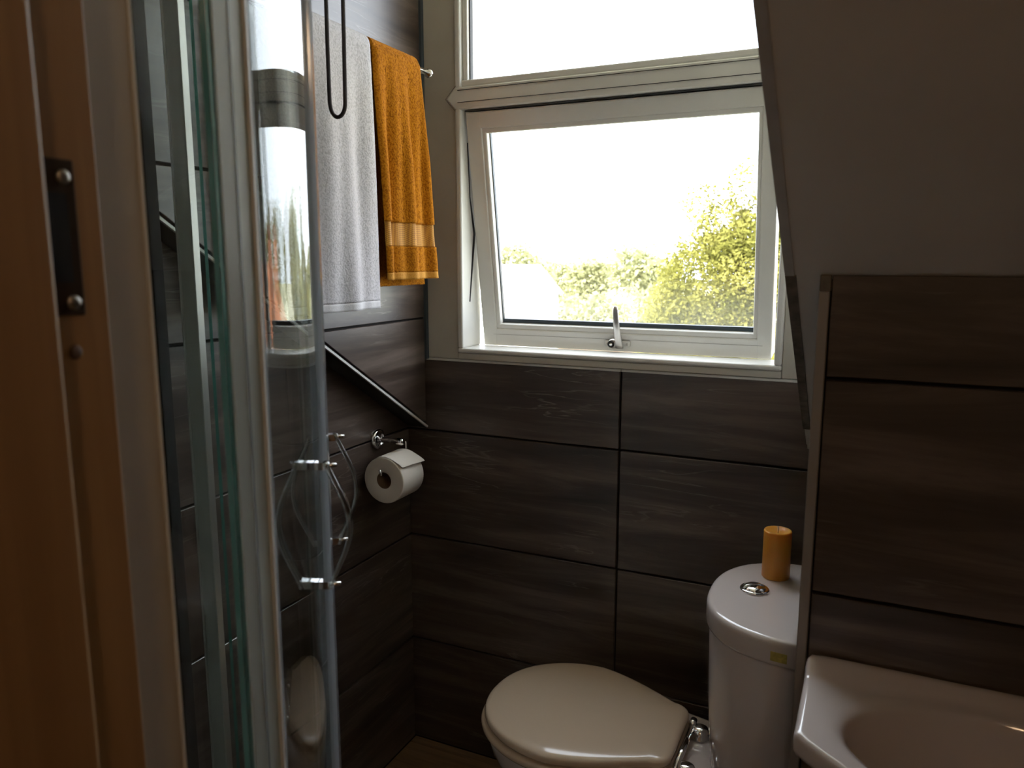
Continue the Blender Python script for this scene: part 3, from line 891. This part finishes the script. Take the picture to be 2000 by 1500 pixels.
# ------------------------------------------------------------------ wash basin
bs = empty('wash_basin', (0.175, 0.95, 0))
tag(bs, 'white ceramic wash basin with cut corners fixed to the tiled knee wall', 'basin')
BC = (0.175, 0.935)
poly = [(-0.050, 1.0885), (-0.0515, 0.905), (0.075, 0.800), (0.275, 0.800), (0.4015, 0.905), (0.400, 1.0885)]
def ray_poly(a):
    dx, dy = math.cos(a), math.sin(a)
    best = None
    for i in range(len(poly)):
        p, q = poly[i], poly[(i + 1) % len(poly)]
        ex, ey = q[0] - p[0], q[1] - p[1]
        den = dx * ey - dy * ex
        if abs(den) < 1e-9: continue
        t = ((p[0] - BC[0]) * ey - (p[1] - BC[1]) * ex) / den
        u = ((p[0] - BC[0]) * dy - (p[1] - BC[1]) * dx) / den
        if t > 0 and -1e-6 <= u <= 1 + 1e-6: best = t if best is None else min(best, t)
    return best
angs = [2 * PI * i / 180 for i in range(180)]
for p in poly:
    angs.append(math.atan2(p[1] - BC[1], p[0] - BC[0]) % (2 * PI))
angs = sorted(angs)
rad0 = [ray_poly(a) for a in angs]
rpoly = []
for i in range(len(angs)):      # soften the corners
    s = 0; wsum = 0
    for d_ in (-2, -1, 0, 1, 2):
        wgt = (1, 2, 3, 2, 1)[d_ + 2]; s += rad0[(i + d_) % len(angs)] * wgt; wsum += wgt
    rpoly.append(min(rad0[i], s / wsum))
ea, eb = 0.172, 0.102
def ell(a): return 1 / math.sqrt((math.cos(a) / ea) ** 2 + (math.sin(a) / eb) ** 2)
ZB = 0.787
def deck(x, y):
    t = min(1, max(0, (y - 1.050) / 0.022)); t = t * t * (3 - 2 * t)
    return ZB + 0.016 * t
rings = []
for f in (0.05, 0.25, 0.45, 0.62, 0.76, 0.87, 0.94, 0.98, 1.0, 1.03, 1.06):
    ring = []
    for a in angs:
        e = ell(a) * f
        x, y = BC[0] + e * math.cos(a), BC[1] + e * math.sin(a)
        if f <= 1.0:
            z = ZB - 0.004 - 0.115 * (1 - f ** 2.6) ** 0.75
        else:
            z = ZB - 0.004 + 0.004 * min(1, (f - 1.0) / 0.06)
        ring.append((x, y, z))
    rings.append(ring)
for g_ in (0.25, 0.5, 0.75, 0.9):
    ring = []
    for a, rp in zip(angs, rpoly):
        e = ell(a) * 1.06
        rr_ = e + g_ * max(0.002, rp - 0.011 - e)
        y = BC[1] + rr_ * math.sin(a)
        ring.append((BC[0] + rr_ * math.cos(a), y, deck(0, y)))
    rings.append(ring)
def edge(d, dz, flat=False):
    return [(BC[0] + (rp - d) * math.cos(a), BC[1] + (rp - d) * math.sin(a), (ZB if flat else deck(0, BC[1] + (rp - d) * math.sin(a))) + dz) for a, rp in zip(angs, rpoly)]
rings += [edge(0.008, 0.0), edge(0.004, -0.001), edge(0.0012, -0.004), edge(0.0, -0.008), edge(0.0, -0.022, True), edge(0.003, -0.028, True), edge(0.012, -0.032, True)]
for f, dz in ((1.12, -0.05), (1.0, -0.10), (0.7, -0.14), (0.3, -0.15), (0.05, -0.15)):
    rings.append([(BC[0] + min(ell(a) * f, rp - 0.012) * math.cos(a), BC[1] + min(ell(a) * f, rp - 0.012) * math.sin(a), ZB + dz) for a, rp in zip(angs, rpoly)])
under(loft('bowl', rings, 'ceramic'), bs)
under(lathe('plug_hole', [(0.001, 0.003), (0.014, 0.002), (0.020, 0.004), (0.022, 0.001)], (BC[0], BC[1], ZB - 0.119), 'chrome'), bs)
under(loft('pedestal', [[(0.175 + a_ * math.cos(t), 0.985 + b_ * math.sin(t), z) for t in [2 * PI * i / 32 for i in range(32)]] for (a_, b_, z) in ((0.11, 0.095, 0.0), (0.10, 0.085, 0.04), (0.078, 0.07, 0.2), (0.075, 0.068, 0.45), (0.088, 0.08, 0.62), (0.10, 0.09, 0.66))], 'ceramic'), bs)
# ------------------------------------------------------------------ toilet roll and its holder
hx_, hy_, hz_ = XL, 1.558, 0.903
th = Root('toilet_roll_holder', (XL, hy_, hz_))
tag(th.o, 'chrome wall holder with round rosette carrying the toilet roll', 'roll holder')
th.add(lathe('rosette', [(0.001, 0.0), (0.0265, 0.0), (0.0265, 0.006), (0.024, 0.010), (0.0175, 0.0115), (0.0165, 0.008), (0.001, 0.008)], (XL, hy_, hz_), 'chrome', axis='x', seg=36))
th.add(lathe('post', [(0.0085, 0.008), (0.0075, 0.020), (0.006, 0.05), (0.0075, 0.058), (0.0085, 0.064), (0.0085, 0.076), (0.006, 0.080), (0.001, 0.081)], (XL, hy_, hz_), 'chrome', axis='x', seg=24))
RX, RZ = -1.035, 0.822
th.add(tube('roll_wire', [(RX, hy_, hz_), (RX, 1.578, hz_), (RX, 1.5855, hz_ - 0.002), (RX, 1.588, hz_ - 0.010), (RX, 1.588, RZ + 0.027), (RX, 1.5855, RZ + 0.018), (RX, 1.578, RZ + 0.0155), (RX, 1.486, RZ + 0.0155), (RX, 1.478, RZ + 0.017), (RX, 1.475, RZ + 0.024), (RX - 0.003, 1.475, RZ + 0.030)], 0.0030, 'chrome', seg=10))
tr_ = Root('toilet_roll', (RX, 1.53, RZ - 0.056))
tag(tr_.o, 'white toilet paper roll hanging on the chrome wall holder', 'toilet roll')
y0, y1, r1_, r0_ = 1.487, 1.580, 0.0565, 0.0205
prof = [(r0_, y0 + 0.001), (r0_ + 0.001, y0), (r1_ - 0.003, y0), (r1_ - 0.0008, y0 + 0.0008), (r1_, y0 + 0.003), (r1_, y1 - 0.003), (r1_ - 0.003, y1), (r0_ + 0.001, y1), (r0_, y1 - 0.001), (r0_, y0 + 0.001)]
def rl(name, prof, mat):
    rings_ = [[(RX + r * math.cos(2 * PI * i / 48), yy, RZ + r * math.sin(2 * PI * i / 48)) for i in range(48)] for r, yy in prof]
    return loft(name, rings_, mat, cap0=False, cap1=False)
tr_.add(rl('paper', prof, 'paper'))
tr_.add(rl('cardboard_core', [(r0_, y0 + 0.0015), (r0_ - 0.0012, y0 + 0.0012), (r0_ - 0.0012, y1 - 0.0012), (r0_, y1 - 0.0015)], 'card'))
# loose end sheet lifting off the roll on the room side
vs, fs = [], []
na = 14
for i in range(na + 1):
    t = i / na
    a = R(112 - 82 * t)
    lift = 0.0009 + (0.006 * max(0, t - 0.62) / 0.38) ** 1.0 * (1 if t > 0.62 else 0)
    for j in range(7):
        yy = y0 + 0.003 + (y1 - y0 - 0.002) * j / 6
        r = r1_ + lift + 0.0006 * math.sin(j * 2.1 + i) * (t > 0.7) + (0.003 * (j / 6) * max(0, t - 0.7) / 0.3)
        a2 = a + (R(6) * (1 - j / 6) * t)
        for th_ in (0, 0.0005):
            vs.append((RX + (r + th_) * math.cos(a2), yy, RZ + (r + th_) * math.sin(a2)))
W = 14
for i in range(na):
    for j in range(6):
        for s in (0, 1):
            fs.append((i * W + j * 2 + s, i * W + j * 2 + 2 + s, (i + 1) * W + j * 2 + 2 + s, (i + 1) * W + j * 2 + s))
tr_.add(mk('loose_sheet', vs, fs, 'paper', None, True))

# ------------------------------------------------------------------ towel rail and towels
RLX, RLZ = -0.982, 1.778
tr2 = Root('towel_rail', (XU, 1.3, RLZ))
tag(tr2.o, 'thin chrome towel rail on the left tiled wall', 'towel rail')
tr2.add(tube('rod', [(RLX, 0.935, RLZ), (RLX, 1.636, RLZ)], 0.0065, 'chrome', seg=16))
for yy in (0.93, 1.640):
    tr2.add(lathe('end_knob', [(0.001, -0.009), (0.007, -0.0085), (0.0105, -0.004), (0.011, 0.0), (0.0095, 0.005), (0.005, 0.0085), (0.001, 0.009)], (RLX, yy, RLZ), 'chrome', axis='y', seg=20))
for yy in (0.98, 1.612):
    tr2.add(tube('bracket', [(XU + 0.001, yy, RLZ), (RLX, yy, RLZ)], 0.006, 'chrome', seg=12))
    tr2.add(lathe('bracket_plate', [(0.001, 0.0005), (0.019, 0.0005), (0.018, 0.006), (0.001, 0.008)], (XU, yy, RLZ), 'chrome', axis='x', seg=24))

def towel(name, label, ya0, ya1, yb0, yb1, zf, zbk, thick, mat, hem, amp, freq, ph, band=None, seed=1, tilt=0.0):
    """cloth folded over the rail: back bottom -> over the rod -> front bottom"""
    rnd = random.Random(seed)
    NU, NV = 130, 250
    top = RLZ + 0.0075 + thick
    Lb, Lf = top - zbk, top - zf
    rbend = 0.0075 + thick * 0.5
    P = []
    vpos = []
    for j in range(NV + 1):
        s = j / NV * (Lb + PI * rbend + Lf)
        if s < Lb: x, z, fr = RLX - rbend, zbk + s, -(1 - s / Lb)
        elif s < Lb + PI * rbend:
            a = (s - Lb) / rbend
            x, z, fr = RLX - rbend * math.cos(a), RLZ + rbend * math.sin(a) * 1.0 + 0.0, 0.0
            z = RLZ + (top - thick * 0.5 - RLZ) * math.sin(a)
        else:
            d = s - Lb - PI * rbend
            x, z, fr = RLX + rbend, RLZ - (d / Lf) * (RLZ - zf), d / Lf
        row = []
        for i in range(NU + 1):
            u = i / NU
            f = abs(fr)
            yy = (ya0 + (yb0 - ya0) * f) * (1 - u) + (ya1 + (yb1 - ya1) * f) * u
            wob = amp * min(1, f * 2.2) * (math.sin(u * freq + ph + 0.6 * math.sin(f * 3 + ph)) + 0.45 * math.sin(u * freq * 2.3 + ph * 2 + f * 1.7))
            out = (x + (wob + amp * 0.8 if fr > 0 else wob * 0.25) if fr != 0 else x)
            zz = z + tilt * (u - 0.5) * (1 if fr > 0 else 0) * f
            # rolled-in side edges
            e = min(u, 1 - u)
            if fr > 0 and e < 0.05: out -= (0.05 - e) ** 2 * 2.2
            row.append((out, yy, zz))
        P.append(row); vpos.append((s, fr, z))
    root = empty(name, (RLX, (ya0 + ya1) / 2, RLZ))
    tag(root, label, 'towel')
    def emit(nm, rows_, mt, nz, th_):
        vs, fs = [], []
        for j in rows_:
            for i in range(NU + 1):
                x, yy, z = P[j][i]
                n = nz
                vs.append((x + rnd.uniform(-n, n), yy + rnd.uniform(-n, n) * 0.7, z + rnd.uniform(-n, n) * 0.7))
        W = NU + 1
        for q in range(len(rows_) - 1):
            for i in range(NU):
                fs.append((q * W + i, q * W + i + 1, (q + 1) * W + i + 1, (q + 1) * W + i))
        o = mk(nm, vs, fs, mt, None, True)
        md = o.modifiers.new('thickness', 'SOLIDIFY'); md.thickness = th_; md.offset = 0.0
        under(o, root)
        return o
    hemz = zf + 0.014
    def idx(cond): return [j for j in range(NV + 1) if cond(j)]
    fz = lambda j: vpos[j][1] > 0
    js_h = idx(lambda j: fz(j) and vpos[j][2] <= hemz)
    if band:
        js_a = idx(lambda j: not fz(j) or vpos[j][2] >= band[0])
        js_b = idx(lambda j: fz(j) and band[1] <= vpos[j][2] <= band[0])
        js_c = idx(lambda j: fz(j) and hemz <= vpos[j][2] <= band[1])
        js_b = [js_a[-1]] + js_b + [js_c[0]]
        js_h = [js_c[-1]] + js_h
        emit('towel_body', js_a, mat, 0.0004, thick)
        emit('border_band', js_b, 'weave', 0.0001, thick * 0.55)
        emit('towel_end', js_c, mat, 0.0004, thick)
    else:
        js_a = idx(lambda j: not fz(j) or vpos[j][2] >= hemz)
        js_h = [js_a[-1]] + js_h
        emit('towel_body', js_a, mat, 0.0003, thick)
    emit('hem', js_h, hem, 0.0002, thick * 0.96)
    return root
towel('white_towel', 'white terry hand towel hanging on the rail beside the shower glass', 1.09, 1.372, 1.10, 1.392, 1.243, 1.33, 0.014, 'terrywhite', 'hemwhite', 0.0065, 12.0, 0.5, None, 3)
towel('mustard_towel', 'mustard orange terry towel with woven border band on the rail', 1.386, 1.560, 1.412, 1.612, 1.302, 1.287, 0.013, 'terryorange', 'hemorange', 0.0085, 11.5, 2.6, (1.424, 1.378), 5)

# ------------------------------------------------------------------ hanging cord loop
pts = []
yc_ = 1.10
for i in range(30):
    t = i / 29
    pts.append((-0.8555 + 0.004 * t + 0.0025 * math.sin(t * 5), yc_, ZC - t * (ZC - 1.607)))
for i in range(1, 14):
    a = PI + PI * i / 13
    pts.append((-0.8375 + 0.0155 * math.cos(a), yc_, 1.605 + 0.022 * math.sin(a)))
for i in range(1, 30):
    t = i / 29
    pts.append((-0.822 + 0.004 * t * 0.6 + 0.002 * math.sin(t * 4), yc_, 1.607 + t * (ZC - 1.607)))
tag(tube('cord_loop', pts, 0.0034, 'cord', seg=8), 'dark grey looped pull cord hanging in front of the white towel', 'cord')

# ------------------------------------------------------------------ outside
GZ = -4.6
struct(box('ground', -120, 120, 2.2, 200, GZ - 0.2, GZ, 'lawn'), 'pale sunlit lawn far below the window', 'ground')

def leaf_mesh(name, blobs, n, size, seed, mat, parent):
    rnd = random.Random(seed)
    vs, fs = [], []
    tot = sum(b[3] * b[4] * b[5] for b in blobs)
    for b in blobs:
        cnt = int(n * b[3] * b[4] * b[5] / tot)
        for _ in range(cnt):
            d = Vector((rnd.gauss(0, 1), rnd.gauss(0, 1), rnd.gauss(0, 1))).normalized()
            r = rnd.uniform(0.45, 1.0) ** 0.5
            c = Vector((b[0] + d.x * b[3] * r, b[1] + d.y * b[4] * r, b[2] + d.z * b[5] * r))
            c += Vector((rnd.gauss(0, 1), rnd.gauss(0, 1), rnd.gauss(0, 1))) * size * 1.2
            u = Vector((rnd.gauss(0, 1), rnd.gauss(0, 1), rnd.gauss(0, 0.7))).normalized()
            v = u.orthogonal().normalized()
            v.rotate(Matrix.Rotation(rnd.uniform(0, 6.28), 3, u))
            s = size * rnd.uniform(0.6, 1.25)
            k0 = len(vs)
            for q in (c - u * s, c + v * s * 0.55 + u.cross(v) * s * 0.12, c + u * s, c - v * s * 0.55 + u.cross(v) * s * 0.12):
                vs.append(tuple(q))
            fs.append((k0, k0 + 1, k0 + 2, k0 + 3))
    me = bpy.data.meshes.new(name)
    me.from_pydata(vs, [], fs)
    o = link(name, me, mat, None)
    o['kind'] = 'stuff'
    under(o, parent)
    return o
def tree(name, label, base, blobs, n, size, seed, mat, trunk_r=0.15, group=None):
    root = empty(name, base)
    tag(root, label, 'tree', group)
    zt = max(b[2] for b in blobs)
    under(tube('trunk', [base, (base[0] + 0.1, base[1], (base[2] + zt) / 2), (base[0] + 0.15, base[1] + 0.1, zt - 0.2)], trunk_r, 'bark', seg=10, rfun=lambda t: trunk_r * (1 - 0.7 * t)), root)
    rnd = random.Random(seed)
    for b in blobs[:4]:
        under(tube('branch', [(base[0] + 0.1, base[1], base[2] + (b[2] - base[2]) * 0.7), (b[0], b[1], b[2] - b[5] * 0.2)], trunk_r * 0.35, 'bark', seg=6, rfun=lambda t: trunk_r * 0.4 * (1 - 0.7 * t)), root)
    leaf_mesh('foliage', blobs, n, size, seed, mat, root)
    return root
big = [(-2.05, 11.3, 0.95, 0.85, 0.9, 0.85), (-1.45, 11.2, 1.25, 0.75, 0.9, 0.75), (-2.55, 11.3, 0.55, 0.55, 0.7, 0.5), (-1.95, 11.2, 1.75, 0.40, 0.45, 0.45),
       (-2.28, 11.2, 2.10, 0.24, 0.25, 0.33), (-1.75, 11.2, 2.25, 0.22, 0.22, 0.42), (-1.2, 11.2, 2.0, 0.4, 0.4, 0.45), (-0.9, 11.3, 1.3, 0.6, 0.8, 0.9),
       (-2.3, 11.3, 0.0, 0.85, 0.9, 0.8), (-1.3, 11.3, 0.0, 0.9, 0.9, 0.9), (-1.8, 11.5, -1.2, 1.2, 1.1, 1.0)]
tree('leafy_tree', 'large leafy tree with pointed top at the right of the window view', (-1.9, 11.4, GZ), big, 75000, 0.033, 11, 'leaf', 0.2)
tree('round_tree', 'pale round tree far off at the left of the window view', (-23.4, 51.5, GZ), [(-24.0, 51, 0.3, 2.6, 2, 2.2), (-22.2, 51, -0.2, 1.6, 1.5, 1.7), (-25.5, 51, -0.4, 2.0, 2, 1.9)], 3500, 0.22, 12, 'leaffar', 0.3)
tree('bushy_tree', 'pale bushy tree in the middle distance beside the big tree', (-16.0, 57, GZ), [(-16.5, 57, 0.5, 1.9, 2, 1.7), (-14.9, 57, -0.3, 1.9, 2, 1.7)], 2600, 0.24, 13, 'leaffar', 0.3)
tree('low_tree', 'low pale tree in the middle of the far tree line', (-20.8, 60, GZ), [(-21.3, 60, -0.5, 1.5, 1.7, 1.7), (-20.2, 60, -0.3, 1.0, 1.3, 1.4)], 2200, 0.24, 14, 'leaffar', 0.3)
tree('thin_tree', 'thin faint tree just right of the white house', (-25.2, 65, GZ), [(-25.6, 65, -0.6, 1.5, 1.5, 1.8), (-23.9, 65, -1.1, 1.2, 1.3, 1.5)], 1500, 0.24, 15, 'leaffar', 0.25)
hd = [(-3.9 + i * 0.62, 15.6, -0.75 + 0.10 * math.sin(i * 2.2), 0.55, 0.6, 0.85) for i in range(7)]
hr = empty('clipped_hedge', (-1.5, 15.6, GZ)); tag(hr, 'yellow green hedge low behind the large leafy tree', 'hedge')
under(box('hedge_core', -4.3, 0.35, 15.3, 15.9, GZ, -0.9, 'bark'), hr)
leaf_mesh('foliage', hd, 6500, 0.06, 21, 'leafmid', hr)
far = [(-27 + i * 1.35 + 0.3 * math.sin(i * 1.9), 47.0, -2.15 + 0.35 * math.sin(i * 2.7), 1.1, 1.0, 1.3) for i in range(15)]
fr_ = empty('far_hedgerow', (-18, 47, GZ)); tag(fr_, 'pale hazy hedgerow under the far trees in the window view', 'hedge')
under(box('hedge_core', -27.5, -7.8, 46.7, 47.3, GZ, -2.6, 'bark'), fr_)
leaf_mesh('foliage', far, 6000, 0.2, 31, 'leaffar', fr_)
hs = empty('white_house', (-12.4, 28, GZ)); tag(hs, 'overexposed white house at the lower left of the window view', 'house')
under(box('wall', -16.5, -12.3, 26.2, 31, GZ, -0.1, 'render'), hs)
under(prism('roof', [(26.0, -0.1), (31.2, -0.1), (28.6, 1.15)], 'x', -16.7, -12.1, 'roof'), hs)
for zz in (0.0,):
    for xx in (-14.4, -13.2):
        wn = under(box('window', xx, xx + 0.5, 26.16, 26.25, -1.25, -0.35, 'upvc', bev=0.01), hs)
        q = box('glass_pane', xx + 0.06, xx + 0.44, 26.14, 26.18, -1.18, -0.42, 'darkpane'); q.parent = wn
bh = empty('brick_house', (2.6, 17, GZ)); tag(bh, 'orange brick house with chimney right of the tree, seen mirrored in the shower glass', 'house')
under(box('wall', 1.3, 6.0, 16.5, 21, GZ, -0.3, 'brick'), bh)
under(prism('roof', [(1.1, -0.3), (6.2, -0.3), (3.65, 1.3)], 'y', 16.3, 21.2, 'brick'), bh)
ch = under(box('chimney', 2.0, 2.5, 17.0, 17.6, -0.2, 1.75, 'brick', bev=0.02), bh)
for xx in (2.12, 2.38):
    q = lathe('chimney_pot', [(0.1, 0), (0.08, 0.3), (0.1, 0.32), (0.05, 0.32)], (xx, 17.3, 1.75), 'brick', seg=12); q.parent = ch
for zz in (-1.5, -3.6):
    for xx in (1.7, 3.2, 4.7):
        wn = under(box('window', xx, xx + 0.8, 16.42, 16.55, zz, zz + 1.0, 'upvc', bev=0.02), bh)
        q = box('glass_pane', xx + 0.08, xx + 0.72, 16.40, 16.45, zz + 0.08, zz + 0.92, 'darkpane'); q.parent = wn
tree('garden_tree', 'dark rounded tree behind the brick house', (3.2, 24.5, GZ), [(2.6, 24.5, 1.2, 1.7, 1.5, 1.9), (4.6, 24.5, 0.8, 1.6, 1.5, 1.8)], 5000, 0.12, 17, 'leaf', 0.2)
fn = empty('timber_fence', (1.6, 9, GZ)); tag(fn, 'orange timber fence running away beside the tree', 'fence')
for i in range(24):
    yy = 6.0 + i * 0.42
    under(box('fence_board', 0.55 + i * 0.03, 0.58 + i * 0.03, yy, yy + 0.38, GZ, -1.3, 'fence', bev=0.006), fn)
